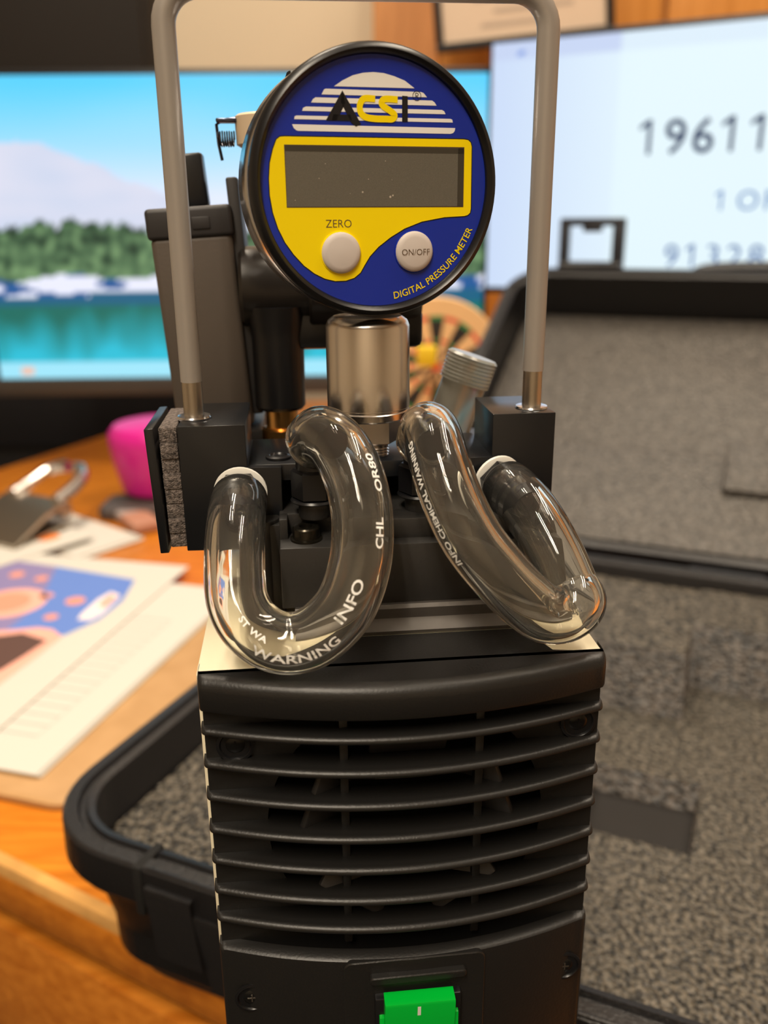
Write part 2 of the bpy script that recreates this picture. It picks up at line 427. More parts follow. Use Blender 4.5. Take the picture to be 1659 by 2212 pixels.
m_line = mat('pale_grey_print', (.30, .28, .27), .7)
fm = thing('paper_form', 'white printed form with a faint grid of lines on the clipboard', 'paper', (-.206, .437, .7550), radians(-15.5))
for k in range(3):
    MB().box(-.216-.001*k, .001*k, .0006*k, .279+.001*k, .0009*(2-k), .0009*(2-k)+.0007).build('sheet', m_paper, fm)
mb = MB()
for k in range(16): mb.box(-.19, -.025, .035+k*.0115, .0358+k*.0115, .00255, .0026)
for k in range(4): mb.box(-.19+.055*k, -.1897+.055*k, .035, .208, .00255, .0026)
for k in range(15):
    x = -.12+.003*k; mb.box(x, x+.022*random.uniform(.6, 1), .0385+k*.0115, .0415+k*.0115, .00255, .0026)
mb.box(-.175, -.13, .018, .021, .00255, .0026); mb.box(-.12, -.08, .22, .224, .00255, .0026)
mb.build('printed_grid', m_line, fm)

fy = thing('flyer', 'white sheet printed with a blue picture with pink shapes', 'paper', (-.206, .760, .7582), radians(-13))
MB().box(-.194, .022, -.281, .004, 0, .0008).build('sheet', m_paper, fy)
mb = MB()
pv = mat('print_violet', (.24, .20, .40), .6); pb = mat('print_blue', (.12, .22, .60), .6); pk = mat('print_pink', (.85, .42, .33), .6)
pbr = mat('print_brown', (.10, .05, .04), .6); pwh = mat('print_white', (.85, .75, .74), .6); por = mat('print_coral', (.75, .30, .20), .6)
z = .00085
mb.flat([(-.185, -.012), (-.10, -.022), (-.066, -.103), (-.062, -.16), (-.12, -.16), (-.185, -.10)], z, mi=0)
mb.flat([(-.10, -.022), (-.012, -.036), (.000, -.080), (.000, -.118), (-.012, -.150), (-.062, -.16), (-.066, -.103)], z, mi=1)
for cx, cy, r in ((-.0395, -.089, .0085), (-.097, -.051, .006), (-.070, -.084, .006), (-.125, -.047, .007), (-.0415, -.122, .006), (-.14, -.075, .005)): mb.flat(circ(cx, cy, r, 20), z+.0001, mi=5)
mb.flat(circ(-.092, -.104, .030, 36), z+.0001, mi=2); mb.flat(circ(-.096, -.104, .020, 36), z+.0002, mi=5)
mb.flat([(-.0193, -.065), (-.0071, -.0707), (-.0032, -.1088), (-.0067, -.1204), (-.0172, -.1227), (-.0201, -.1123), (-.0223, -.082)], z+.0001, mi=4)
mb.flat([(-.016, -.072), (-.009, -.074), (-.008, -.095), (-.015, -.095)], z+.0002, mi=5)
mb.flat([(-.058, -.150), (-.040, -.1415), (-.0269, -.1423), (-.012, -.1526), (-.0118, -.185), (-.0136, -.232), (-.10, -.232), (-.10, -.165)], z+.0001, mi=2)
mb.flat([(-.0465, -.1532), (-.0199, -.1609), (-.0222, -.1865), (-.0256, -.2107), (-.095, -.215), (-.095, -.18)], z+.0002, mi=3)
mb.build('printed_picture', [pv, pb, pk, pbr, pwh, por], fy, smooth=False)

wc = thing('white_card', 'white card with orange spots at the left edge of the desk', 'card', (-.345, .790, .7592), radians(52))
MB().box(-.16, .07, -.005, .15, 0, .001).build('sheet', m_paper, wc)
o_ = mat('orange_spot', (.95, .25, .03), .6)
for q in ((-.06, .0, .085, .115), (.028, .05, .02, .06)): MB().flat(rrect(*q, .008), .00105).build('orange_spot', o_, wc, smooth=False)
w2 = thing('folded_paper', 'blank folded white paper behind the silver clip, near the flyer', 'paper', (-.300, .850, .7510), radians(-38))
MB().box(-.11, .035, -.045, .035, 0, .0012).build('sheet', m_paper, w2)
MB().box(-.11, .030, -.043, .033, .0012, .0030).build('sheet', m_paper, w2)
w3 = thing('paper_slip', 'small white slip of paper left of the silver clip', 'paper', (-.42, .94, .7510), radians(15))
MB().box(-.10, .03, -.03, .03, 0, .0015).build('sheet', m_paper, w3)

m_clip = mat('dark_nickel', (.48, .43, .36), .36, metal=1)
# silver bulldog clip
bc = thing('bulldog_clip', 'shiny silver bulldog clip gripping the white card', 'clip', (-.375, .875, .7625), radians(-28))
mb = MB(); fr = [((-.030, 0, 0), (0, 1, 0), (0, 0, 1)), ((.030, 0, 0), (0, 1, 0), (0, 0, 1))]
mb.sweep(fr, [(-.045, .001), (-.012, .016), (.010, .020), (.014, .017), (.010, .016), (-.012, .012), (-.045, -.001)])
mb.build('upper_jaw', m_clip, bc)
mb = MB(); mb.sweep(fr, [(-.045, -.0015), (-.012, .002), (.014, .004), (.014, .002), (-.012, .0), (-.045, -.003)]); mb.build('lower_jaw', m_clip, bc)
for s in (-1, 1):
    mb = MB(); mb.tube(catmull([(s*.022, .006, .019), (s*.021, .024, .024), (s*.018, .040, .030), (s*.010, .048, .033), (s*.004, .049, .033)]), .0050, 10); mb.build('grip', m_steel, bc)
mb = MB(); mb.cyl((-.030, .008, .013), (.030, .008, .013), .006); mb.build('spring', m_clip, bc)
bc.scale = (1.45, 1.3, 1.4)

er = thing('eraser', 'worn pinkish brown eraser behind the folded paper', 'eraser', (-.268, .900, .7505), radians(-55))
MB().box(-.035, .030, -.016, .016, 0, .012, .004).build('body', mat('dusty_pink_rubber', (.42, .20, .13), .6), er)
MB().box(-.036, -.012, -.0165, .0165, -.0001, .0125, .004).build('sleeve', mat('grey_sleeve', (.32, .27, .25), .5), er)

cp = thing('pink_container', 'bright pink plastic container left of the black side plate', 'container', (-.262, .985, .7645))
mb = MB(); mb.lathe([(.001, .0), (.036, .0), (.044, .006), (.052, .04), (.055, .064), (.054, .074), (.048, .081), (.036, .084), (.001, .085)], seg=48)
mb.build('container_body', mat('magenta_plastic', (.60, .016, .26), .3), cp)
ms = tag(MB().prism(rrect(-.055, .075, -.04, .025, .014), 0, .0135, bev=.004).build('stapler', mat('dark_grey_plastic', (.075, .06, .055), .5)), 'flat dark grey pad on the desk under the pink cup', 'pad')
ms.name = 'pad'; ms.location = (-.265, .935+.02, .7505)

# dartboard
db = thing('dartboard', 'small dartboard with red and green rings behind the clear cap', 'dartboard', (.066, 1.08, .893), 0)
m_cr = mat('dart_cream', (.80, .52, .25), .7); m_db = mat('dart_black', (.02, .018, .016), .7)
m_dr = mat('dart_red', (.65, .05, .03), .7); m_dg = mat('dart_green', (.03, .22, .07), .7)
MRX = Matrix.Rotation(radians(90), 4, 'X')
mb = MB(); mb.lathe([(.001, 0), (.083, 0), (.084, .002), (.084, .012), (.001, .012)], (0, 0, 0), (0, 1, 0), 64); mb.build('board', m_cr, db)
def ring(r0, r1, a0, a1, y, n=4):
    return [(r0*cos(a0+(a1-a0)*k/n), y, r0*sin(a0+(a1-a0)*k/n)) for k in range(n+1)]+[(r1*cos(a1+(a0-a1)*k/n), y, r1*sin(a1+(a0-a1)*k/n)) for k in range(n+1)]
mb = MB()
for k in range(20):
    a0 = radians(90-9+18*k); a1 = a0+radians(18); ev = k % 2
    for r0, r1, mi in ((.006, .030, 0 if ev else 1), (.030, .034, 2 if ev else 3), (.034, .057, 0 if ev else 1), (.057, .062, 2 if ev else 3)):
        p = ring(r0, r1, a0, a1, -.0006); mb._add(p, [tuple(range(len(p)))], mi)
p = [(.006*cos(t_), -.0008, .006*sin(t_)) for t_ in [2*pi*k/24 for k in range(24)]]; mb._add(p, [tuple(range(24))], 2)
mb.build('scoring_segments', [m_cr, m_db, m_dr, m_dg], db, smooth=False, recalc=False)
mb = MB(); mb.box(-.05, -.04, .012, .03, -.142, .0); mb.box(.04, .05, .012, .03, -.142, .0); mb.box(-.06, .06, -.02, .05, -.1425, -.136); mb.build('stand', m_black, db)
mb = MB(); mb.cyl((-.012, -.03, .018), (-.010, -.001, .016), .0015); mb.cyl((-.014, -.06, .022), (-.012, -.03, .018), .003)
mb.box(-.026, -.004, -.075, -.055, .012, .034, .001); mb.build('yellow_dart', mat('yellow_flight', (.8, .55, .02), .5), db)

# ================================================================ CARRYING CASE
H = radians(23.5)
CT = Vector((0, 0, 0))
case = thing('carrying_case', 'open black carrying case lined with grey foam on the desk', 'case', (0, 0, 0), -H)
case.location = (0, 0, .7505)
Z0 = .7505
def rr_frames(x0, x1, y0, y1, r, n=10, z=0):
    out = []
    for cx, cy, a0 in ((x1-r, y1-r, 0), (x0+r, y1-r, 90), (x0+r, y0+r, 180), (x1-r, y0+r, 270)):
        for k in range(n+1):
            a = radians(a0+90*k/n); out.append(((cx+r*cos(a), cy+r*sin(a), z), (cos(a), sin(a), 0), (0, 0, 1)))
    return out
BX0, BX1, BY0, BY1 = -.260, .20, .213, .612
mb = MB()
prof = [(-.019, .006), (-.0165, .010), (-.0145, .076), (-.0135, .0785), (-.0105, .0795), (-.0095, .0775), (-.0072, .0775), (-.0062, .0797), (-.0012, .0797), (0, .0785), (.0005, .063), (-.0015, .0595), (-.006, .0585), (-.0085, .056), (-.021, .006), (-.024, 0)]
mb.sweep(rr_frames(BX0, BX1, BY0, BY1, .045), prof, closed_path=True)
mb.prism(rrect(BX0+.0215, BX1-.0215, BY0+.0215, BY1-.0215, .03), .0005, .008)
sh = mb.build('lower_shell', m_case, case, angle=40)
# latch seat on the front wall and a flush dark box painting the shade of a rim slot
mb = MB()
wf = [((-.193, 0, 0), (0, 1, 0), (0, 0, 1)), ((-.172, 0, 0), (0, 1, 0), (0, 0, 1))]
mb.sweep(wf, [(.2105, .0735), (.2100, .072), (.2145, .036), (.224, .036), (.224, .0735)])
mb.build('latch_seat', m_case, case)
mb = MB()
wf = [((-.172, 0, 0), (0, 1, 0), (0, 0, 1)), ((-.06, 0, 0), (0, 1, 0), (0, 0, 1))]
mb.sweep(wf, [(.2118, .0660), (.2113, .0645), (.2190, .022), (.235, .022), (.224, .0660)])
mb.build('latch_seat', m_case, case)
mb = MB(); mb.box(-.1995, -.1955, .2122, .2275, .0575, .0799, .0004); mb.build('rim_slot_shade', m_dark, case)
mb = MB(); mb.box(-.194, .10, .2135, .2155, .076, .0799, .0008); mb.build('rim_ridge', m_case, case)
for x in (-.19, -.03, .13): MB().cyl((x, BY1+.006, .072), (x+.05, BY1+.006, .072), .006).build('hinge', m_case, case)
# base foam : height field with cut-outs
def hgt(x, y):
    z = .777
    if x < -.165: z = .807
    if -.15 < x < -.062 and y < .325: z = .8292
    if y > .492 and x < -.019: z = .821
    if y > .535 and x >= -.019: z = .822
    if .372 < y < .428 and -.060 < x < -.0035: z = .7605
    if .30 < y < .40 and .05 < x < .14: z = .7605
    return z
fx0, fx1, fy0, fy1 = BX0+.0165, BX1-.0165, BY0+.0165, BY1-.018
st = .0016; nx = int((fx1-fx0)/st); ny = int((fy1-fy0)/st)
vs = []; fs = []
for j in range(ny+1):
    for i in range(nx+1):
        x = fx0+(fx1-fx0)*i/nx; y = fy0+(fy1-fy0)*j/ny; z = hgt(x, y)
        n1 = nz(x*420, y*420, 3)*.0008+nz(x*60, y*60, 1)*.0006
        jx = nz(x*300, y*300, 8)*.0006
        # rounded plan corners
        vs.append((x+jx, y-jx, z-Z0+(n1 if z > .77 else 0)))
for j in range(ny):
    for i in range(nx):
        a = j*(nx+1)+i; cx = fx0+(i+.5)*st; cy = fy0+(j+.5)*st
        ddx = max(fx0+.03-cx, cx-(fx1-.03), 0); ddy = max(fy0+.03-cy, cy-(fy1-.03), 0)
        if sqrt(ddx*ddx+ddy*ddy) > .030: continue
        fs.append((a, a+1, a+nx+2, a+nx+1))
me = bpy.data.meshes.new('base_foam'); me.from_pydata(vs, [], fs); me.materials.append(m_foam); me.materials.append(m_pit); me.materials.append(m_foam_shade)
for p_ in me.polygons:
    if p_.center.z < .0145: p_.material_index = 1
    elif abs(p_.normal.z) < .35: p_.material_index = 2  # steep walls take the foam with painted-in shade
me.polygons.foreach_set('use_smooth', [True]*len(me.polygons))
bf = bpy.data.objects.new('base_foam', me); COL.objects.link(bf); bf.parent = case

# lid, leaning back about thirty degrees above the horizontal
TL = radians(29)
ld = Vector((0, cos(TL), sin(TL))); ln = Vector((0, -sin(TL), cos(TL)))
LO = Vector((0, .622, .0785))
ML = Matrix(((1, ld.x, ln.x, LO.x), (0, ld.y, ln.y, LO.y), (0, ld.z, ln.z, LO.z), (0, 0, 0, 1)))
mb = MB()
lp = [(-.012, -.055), (-.0125, -.002), (-.010, .0), (-.0085, -.0015), (-.006, -.0015), (-.005, 0.001), (-.001, .001), (0, -.001), (0, -.018), (-.003, -.021), (-.010, -.056), (-.02, -.062), (-.025, -.058)]
fr = [(ML @ Vector(o), (ML.to_3x3() @ Vector(U)), ln) for o, U, V in rr_frames(BX0, BX1, 0.002, .385, .045)]
mb.sweep(fr, lp, closed_path=True); mb.box(BX0+.014, BX1-.014, .016, .371, -.062, -.055, mtx=ML)
lid = mb.build('lid', m_case, case, angle=40)
def lid_foam(name, x0, x1, y0, y1, z1, bev=.003):
    q = MB(); q.box(x0, x1, y0, y1, -.056, z1, bev, mtx=ML); return q.build(name, m_foam2, case)
lid_foam('lid_foam', BX0+.013, BX1-.013, .150, .372, -.049)
lid_foam('lid_foam', BX0+.013, BX1-.013, .016, .1495, -.028, .006)
lid_foam('lid_foam_block', -.018, .030, .10, .160, -.021, .004)
def latch(x):
    mb = MB()
    mb.box(x-.033, x+.033, .386, .394, -.022, .004, .002, mtx=ML)
    mb.build('latch_base', m_case, case)
    base = ML @ Vector((x, .393, -.012))
    mb = MB(); R_ = Matrix.Translation(base)
    mb.box(-.034, -.0235, -.005, .005, -.004, .052, .0015, mtx=R_); mb.box(.0215, .034, -.005, .005, -.004, .052, .0015, mtx=R_)
    mb.box(-.034, .034, -.005, .005, .049, .057, .002, mtx=R_); mb.box(-.010, .010, -.005, .005, .043, .05, .002, mtx=R_)
    mb.box(-.034, .034, -.005, .006, -.006, .003, .001, mtx=R_)
    mb.build('latch', mat('latch_plastic', (.02, .022, .03), .4), case)
latch(-.180); latch(.10)
mb = MB(); pts = catmull([ML @ Vector((-.075, .384, -.012)), ML @ Vector((-.065, .400, -.012)), ML @ Vector((-.03, .406, -.012)), ML @ Vector((.03, .406, -.012)), ML @ Vector((.065, .4, -.012)), ML @ Vector((.075, .384, -.012))], 6)
mb.tube(pts, .008, 12); mb.build('carry_handle', m_case, case)

# ================================================================ VACUUM PUMP
PX, PYY = .00438526, .17269858
pump = thing('vacuum_pump', 'small black and cream vacuum pump with a round digital gauge and clear hoses', 'pump', (PX, PYY, .8310), radians(5.7))
S = .001
DZ = -1.0   # pump stands one millimetre above the foam edge
def pb(mb, name, m, parent=pump, **k):
    bmesh.ops.translate(mb.bm, verts=mb.bm.verts, vec=(0, 0, DZ)); return mb.build(name, m, parent, scale=S, **k)

# --- cream housing, open at the front
mb = MB()
mb.box(-46.3, -45.2, 4.3, 140, 1, 139.9, .3); mb.box(45.4, 46.6, 5, 140, 1, 139.9, .3)
mb.box(-46.2, 46.6, 138, 140, 1, 139.9, .4); mb.box(-46.2, 46.6, 5, 140, 1, 3, .4)
mb.box(-46.2, 46.6, 3.2, 140, 138.4, 140.0, .3)
housing = pb(mb, 'housing', m_cream)
mb = MB(); mb.box(-44, 44.6, 30, 137, 4, 137); pb(mb, 'motor', m_dark)

# --- front cover
W0, W1 = -45.95, 46.9
def bow(n=44, d=8.0, r=1.9, back=5.0):
    """plan curve of the bowed front: list of (x, y)"""
    xm = (W0+W1)/2; hw = (W1-W0)/2; out = [(W0, back)]
    for k in range(6):
        a = radians(180+90*k/5); out.append((W0+r+r*cos(a), r+r*sin(a)))
    for k in range(1, n):
        x = W0+r+(W1-W0-2*r)*k/n; out.append((x, -d*(1-((x-xm)/(hw-r))**2)))
    for k in range(6):
        a = radians(270+90*k/5); out.append((W1-r+r*cos(a), r+r*sin(a)))
    out.append((W1, back)); return out
bw = bow()
def bowframes(pts): return [((x, y, 0), (0, -1, 0), (0, 0, 1)) for x, y in pts]
FR = bowframes(bw)
mb = MB()
# top lip
mb.sweep(FR, [(-3.2, 140.3), (-2.0, 140.2), (-.9, 139.6), (-.2, 138.6), (0, 137.4), (0, 133.0), (-.4, 132.2), (-3.2, 131.6)])
top = [(W0+.3, 3.0)]+[(x, y+3.0) for x, y in bw[2:-2]]+[(W1-.3, 3.0), (35.2, 5.2), (30.8, 17), (-12.5, 17), (-27, 5.2)]
mb.prism(top, 138.2, 140.3)
cover = pb(mb, 'front_cover', m_blk, angle=40)
# lower panel
mb = MB()
mb.sweep(FR, [(-3.5, 66.6), (-.8, 66.4), (-.1, 65.8), (0, 64.8), (-.2, 2.5), (-1, 1.2), (-3.5, 1.2)])
pb(mb, 'lower_panel', m_blk, cover, angle=40)
# rear grille plate with a round opening
mb = MB(); cx, cz, R = 0.6, 99.0, 33.0; n = 64; inn = []; out = []
hx0, hx1, hz0, hz1 = W0+.6, W1-.6, 2, 138
for k in range(n):
    a = 2*pi*k/n+.001; dx, dz = cos(a), sin(a); inn.append((cx+R*dx, cz+R*dz))
    tx = ((hx1 if dx > 0 else hx0)-cx)/dx; tz = ((hz1 if dz > 0 else hz0)-cz)/dz; q = min(tx, tz); out.append((cx+q*dx, cz+q*dz))
fr4 = []
for k in range(n):
    (a, b), (c_, d_) = inn[k], out[k]; fr4 += [Vector((a, 2.4, b)), Vector((c_, 2.4, d_)), Vector((c_, 4.2, d_)), Vector((a, 4.2, b))]
fs = [(4*k+i, 4*k+(i+1) % 4, 4*((k+1) % n)+(i+1) % 4, 4*((k+1) % n)+i) for k in range(n) for i in range(4)]
mb._add(fr4, fs); pb(mb, 'grille_plate', m_blk, cover)
def sub(mb, name, m, par, **k): return pb(mb, name, m, par, **k)
for zf in (126.9, 118.3, 109.6, 100.6, 91.9, 83.2, 74.9):
    mb = MB(); mb.sweep(FR, [(-10.4, zf+.5), (-1.6, zf+.85), (-.9, zf+.75), (-.3, zf+.35), (0, zf-.2), (-.25, zf-.7), (-.9, zf-1.0), (-3.5, zf-1.0), (-10.4, zf-.7)])
    pb(mb, 'cooling_fin', m_blk, cover, angle=60)
for x in (-14.2, 17.0):
    mb = MB(); mb.box(x-1.0, x+1.0, -2.0, 3.0, 67, 132, .3); pb(mb, 'rib', m_blk, cover)
# fan behind the opening
mb = MB(); mb.cyl((.6, 8, 99), (.6, 22, 99), 12, bev=1)
for k in range(5):
    M5 = Matrix.Translation((.6, 14, 99)) @ Matrix.Rotation(2*pi*k/5, 4, 'Y') @ Matrix.Rotation(radians(32), 4, 'X')
    mb.box(-9, 9, -1, 1, 11, 29, .6, mtx=M5)
pb(mb, 'fan', mat('fan_grey', (.018, .017, .017), .45))
m_scr = mat('black_screw', (.03, .03, .03), .25, metal=.8)
# cover screws in recessed wells
def screw(x, z, y, par):
    mb = MB(); mb.lathe([(4.3, 0), (4.3, .35), (3.6, .5), (3.3, .1), (3.2, -.9), (.01, -.9)], (x, y, z), (0, -1, 0), 28); pb(mb, 'screw_well', m_blk2, par)
    mb = MB(); mb.lathe([(2.6, -.85), (2.6, -.3), (2.0, .15), (.9, .35), (.01, .35)], (x, y, z), (0, -1, 0), 20)
    s_ = pb(mb, 'screw', m_scr, par)
    return s_
def xcross(x, z, y, par):
    mb = MB(); mb.box(x-1.1, x+1.1, y-.42, y-.2, z-.16, z+.16); mb.box(x-.16, x+.16, y-.43, y-.2, z-1.1, z+1.1)
    pb(mb, 'screw_slot', m_sleeve if z < 100 else m_scr, par)
yf = lambda x: -8*(1-((x-.4)/43.4)**2)
for x, z in ((-38.6, 52.0), (41.2, 52.4)): screw(x, z, yf(x)-.1, cover); xcross(x, z, yf(x)-.1, cover)
for x, z in ((-38.6, 122.6), (41.2, 122.8)): screw(x, z, 1.6, cover); xcross(x, z, 1.6, cover)
# switch surround, ridge, rocker
def bowed_plate(x0, x1, z0, z1, t, base=0.0, n=10, r=2.2):
    mb = MB(); fr = []
    poly = rrect(x0, x1, z0, z1, r, 5)
    v0 = [Vector((x, yf(x)+.5, z)) for x, z in poly]; v1 = [Vector((x, yf(x)-t+.25, z)) for x, z in poly]
    v2 = [Vector((x+(.25 if x < (x0+x1)/2 else -.25), yf(x)-t, z+(.25 if z < (z0+z1)/2 else -.25))) for x, z in poly]
    N = len(poly); fs = [(i, (i+1) % N, (i+1) % N+N, i+N) for i in range(N)]+[(i+N, (i+1) % N+N, (i+1) % N+2*N, i+2*N) for i in range(N)]
    fs.append(tuple(range(2*N, 3*N))); mb._add(v0+v1+v2, fs); return mb
pb(bowed_plate(-15.9, 18.8, 22, 66.2, .9), 'switch_surround', m_blk, cover)
pb(bowed_plate(-9.7, 13.9, 60.4, 62.6, 2.0, r=.8), 'ridge', m_blk, cover)
sw = bpy.data.objects.new('rocker_switch', None); COL.objects.link(sw); sw.parent = pump
mb = MB(); ys = -9.9
mb.box(-8.6, 12.6, ys+.2, 0, 28.5, 56.2, .4); pb(mb, 'switch_frame', m_blk2, sw)
mb = MB(); mb.sweep([((-6.4, 0, 0), (0, 1, 0), (0, 0, 1)), ((10.6, 0, 0), (0, 1, 0), (0, 0, 1))],
    [(ys+1, 57.5), (ys-2.9, 57.5), (ys-3.1, 56.8), (ys-1.3, 44.0), (ys-.6, 34.0), (ys-.4, 30), (ys+1, 29.6)])
mb.box(-7.6, -6.4, ys-.9, ys+1, 40, 51.5, .2); mb.box(10.6, 11.8, ys-.9, ys+1, 40, 51.5, .2)
pb(mb, 'rocker', m_green, sw)
sl = (1.8)/12.8
mb = MB()
def onrock(pts): return [(x, ys-3.1+(56.8-z)*sl-.06, z) for x, z in pts]
p = onrock([(1.4, 53.4), (2.2, 53.4), (2.2, 56.6), (1.4, 56.6)]); mb._add(p, [(0, 1, 2, 3)])
a = onrock(circ(1.8, 47.2, 1.9, 28)); b = onrock(circ(1.8, 47.2, 1.25, 28))
mb._add(a+b, [(i, (i+1) % 28, (i+1) % 28+28, i+28) for i in range(28)])
pb(mb, 'switch_marks', m_white, sw, smooth=False, recalc=False)

# --- pump head on its grey base plate
mb = MB(); mb.sweep([((-24, 0, 0), (0, 1, 0), (0, 0, 1)), ((43, 0, 0), (0, 1, 0), (0, 0, 1))],
    [(17.5, 140.2), (17.2, 141.2), (19.2, 142.4), (19.8, 143.4), (19.6, 146.0), (20.4, 146.8), (80, 146.8), (80, 140.2)])
pb(mb, 'base_plate', m_strip)
mb = MB(); mb.box(-27, 43, 21.5, 95, 146.5, 162, .35); mb.box(-27, 43, 32.5, 95, 161, 167, .35); mb.box(-27, -25, 28, 33, 161.5, 167, .2)
mb.box(-14.5, 43, 25.5, 33, 161.5, 167, .35)
mb.box(-12, -2, 24.5, 60, 162, 167.8, .3); mb.box(11, 20, 24.5, 60, 162, 167.8, .3)
pb(mb, 'pump_head', m_head)
def capscrew(x, y, z):
    mb = MB(); mb.lathe([(3.9, 0), (3.9, .5), (3.3, .6), (3.3, 3.0), (3.0, 3.4), (2.0, 3.5), (1.6, 3.4), (1.5, 2.4), (.01, 2.4)], (x, y, z), (0, 0, 1), 28)
    pb(mb, 'cap_screw', mat('dark_screw', (.05, .045, .035), .25, metal=.9))
capscrew(-20.6, 27.5, 162); capscrew(38, 27.5, 162)
mb = MB(); mb.cyl((-31.5, 34, 140), (-31.5, 34, 166), 4.6, bev=.6); mb.box(-30.5, -26.5, 30, 40, 141, 165, .4)
pb(mb, 'side_post', m_head)

# --- handle blocks and bridge
mb = MB()
mb.prism([(-50.2, 157.4), (-28.8, 157.0), (-26.2, 161.0), (-26.0, 178.2), (-34.2, 178.4), (-34.2, 189.0), (-50.2, 189.0)], -63, -35, mtx=Matrix.Rotation(radians(90), 4, 'X'), bev=.25)
mb2 = pb(mb, 'handle_block', m_anod)
mb = MB()
mb.prism([(26.8, 189.2), (42.8, 189.2), (42.8, 159.5), (25.0, 161.0), (25.0, 176.5), (26.8, 178.2)], -60, -37.5, mtx=Matrix.Rotation(radians(90), 4, 'X'), bev=.25)
pb(mb, 'handle_block', m_anod)
mb = MB(); mb.box(-34.4, 27, 37, 64, 174.2, 178.4, .25); mb.box(-34.4, 27, 60, 64, 162, 176, .2)
pb(mb, 'bridge_plate', m_anod)
mb = MB(); mb.lathe([(3.2, 0), (3.2, .6), (2.3, .9), (2.0, .5), (.01, .5)], (-26.8, 43, 178.4), (0, 0, 1), 24); pb(mb, 'plug', m_blk2)
mb = MB(); mb.cyl((17, 50, 178.4), (17, 50, 182), 4.2, bev=.5, seg=6); pb(mb, 'hex_bolt', m_blk2)
# side plate and felt pad
MS = Matrix.Translation((-56.8, 0, 157)) @ Matrix.Rotation(radians(-2.2), 4, 'Y')
mb = MB(); mb.box(.0, 2.2, 35, 62, 0, 31.6, .25, mtx=MS); pb(mb, 'side_plate', m_anod)
MS2 = Matrix.Translation((-54.3, 0, 158)) @ Matrix.Rotation(radians(-1.2), 4, 'Y')
mb = MB()
for i in range(8):
    z0 = i*3.8; mb.box(.0+random.uniform(-.15, .1), 4.3+random.uniform(-.1, .1), 36.3+random.uniform(-.5, .3), 60, z0, z0+3.9, .3, mtx=MS2)
pb(mb, 'felt_pad', m_felt)
# --- handle
RH = 2.62
def arcpts(cx, cz, r, a0, a1, y, n=8): return [(cx+r*cos(radians(a0+(a1-a0)*k/n)), y, cz+r*sin(radians(a0+(a1-a0)*k/n))) for k in range(n+1)]
zt = 283.2; xl, xr = -47.0, 38.2; yh = 44
pts = [(xl, yh, 198.2), (xl, yh, 240)]+arcpts(xl+8, zt-8, 8, 180, 90, yh)+arcpts(xr-8, zt-8, 8, 90, 0, yh)+[(xr, yh, 240), (xr, yh, 198.8)]
mb = MB(); mb.tube(pts, RH, 24); hd = pb(mb, 'handle', m_handle, angle=50)
for x, z in ((xl, 198.4), (xr, 199.0)):
    mb = MB(); mb.lathe([(2.45, 186), (2.45, z), (2.2, z+.3)], (x, yh, 0), (0, 0, 1), 24); pb(mb, 'rod_end', m_sleeve, hd)
    mb = MB(); mb.lathe([(2.5, 189.0), (4.1, 189.0), (4.2, 189.4), (4.0, 189.8), (2.5, 190.0)], (x, yh, 0), (0, 0, 1), 32); pb(mb, 'washer', m_chrome, hd)

# --- gauge stem
sx_, sy_ = -3.5, 46
mb = MB(); mb.lathe([(.01, 187.8), (9.6, 187.8), (10.3, 188.3), (10.4, 189.8), (10.1, 190.1), (10.1, 190.5), (10.4, 190.8), (10.4, 210.6), (9.8, 212.0), (8.4, 213), (.01, 213)], (sx_, sy_, 0), (0, 0, 1), 64)
stem = pb(mb, 'sensor_stem', m_steel)
mb = MB(); mb.lathe([(6.6, 181.5), (7.4, 182), (7.4, 187.8), (6.6, 187.9)], (sx_+.8, sy_, 0), (0, 0, 1), 6); pb(mb, 'hex_nut', mat('dull_steel', (.5, .46, .42), .35, metal=1), stem)
mb = MB(); pr = [(.01, 178.2)]
for k in range(5): pr += [(3.4, 178.3+k*.75), (2.9, 178.65+k*.75)]
pr += [(3.4, 182), (.01, 182)]
mb.lathe(pr, (sx_+1.5, sy_-2, 0), (0, 0, 1), 24); pb(mb, 'thread', m_steel, stem)

# --- digital gauge
GYAW = radians(18-5.7)
G = bpy.data.objects.new('digital_gauge', None); COL.objects.link(G); G.parent = pump
GM = Matrix.Translation((-3.3, 35, 243.7)) @ Matrix.Rotation(GYAW, 4, 'Z')
def gb(mb, name, m, **k):
    bmesh.ops.transform(mb.bm, matrix=GM, verts=mb.bm.verts)
    bmesh.ops.translate(mb.bm, verts=mb.bm.verts, vec=(0, 0, DZ)); return mb.build(name, m, G, scale=S, **k)
gcx, gcz = 1.6, -1.1
mb = MB(); mb.lathe([(26.3, -.2), (26.5, -1.0), (27.4, -1.7), (28.3, -1.3), (28.8, -.2), (28.8, 1.8), (28.3, 2.6), (26.0, 2.6)], (gcx, 0, gcz), (0, 1, 0), 96, close=True)
gb(mb, 'bezel', m_blk2, angle=50)
mb = MB(); mb.lathe([(.01, 2.4), (28.2, 2.4), (28.6, 3), (28.6, 15), (27.6, 17), (24, 18), (.01, 18)], (gcx, 0, gcz), (0, 1, 0), 96)
gb(mb, 'chrome_shell', m_chrome)
mb = MB(); mb.box(-13.6, 17.0, 18, 23.5, -20, 24.6, 1.5); gb(mb, 'rear_cover', m_blk2)
mb = MB(); mb.lathe([(.01, .0), (26.5, .0), (26.5, 1.2), (.01, 1.2)], (gcx, 0, gcz), (0, 1, 0), 96)
gb(mb, 'blue_face', m_blue)
MGX = Matrix.Rotation(radians(90), 4, 'X')      # (x, y, h) -> (x, -h, y)
def gface(polys, h, name, m, mats=None):
    mb = MB()
    for i, p in enumerate(polys): mb.flat(p, h, MGX)
    return gb(mb, name, m, smooth=False, recalc=False)
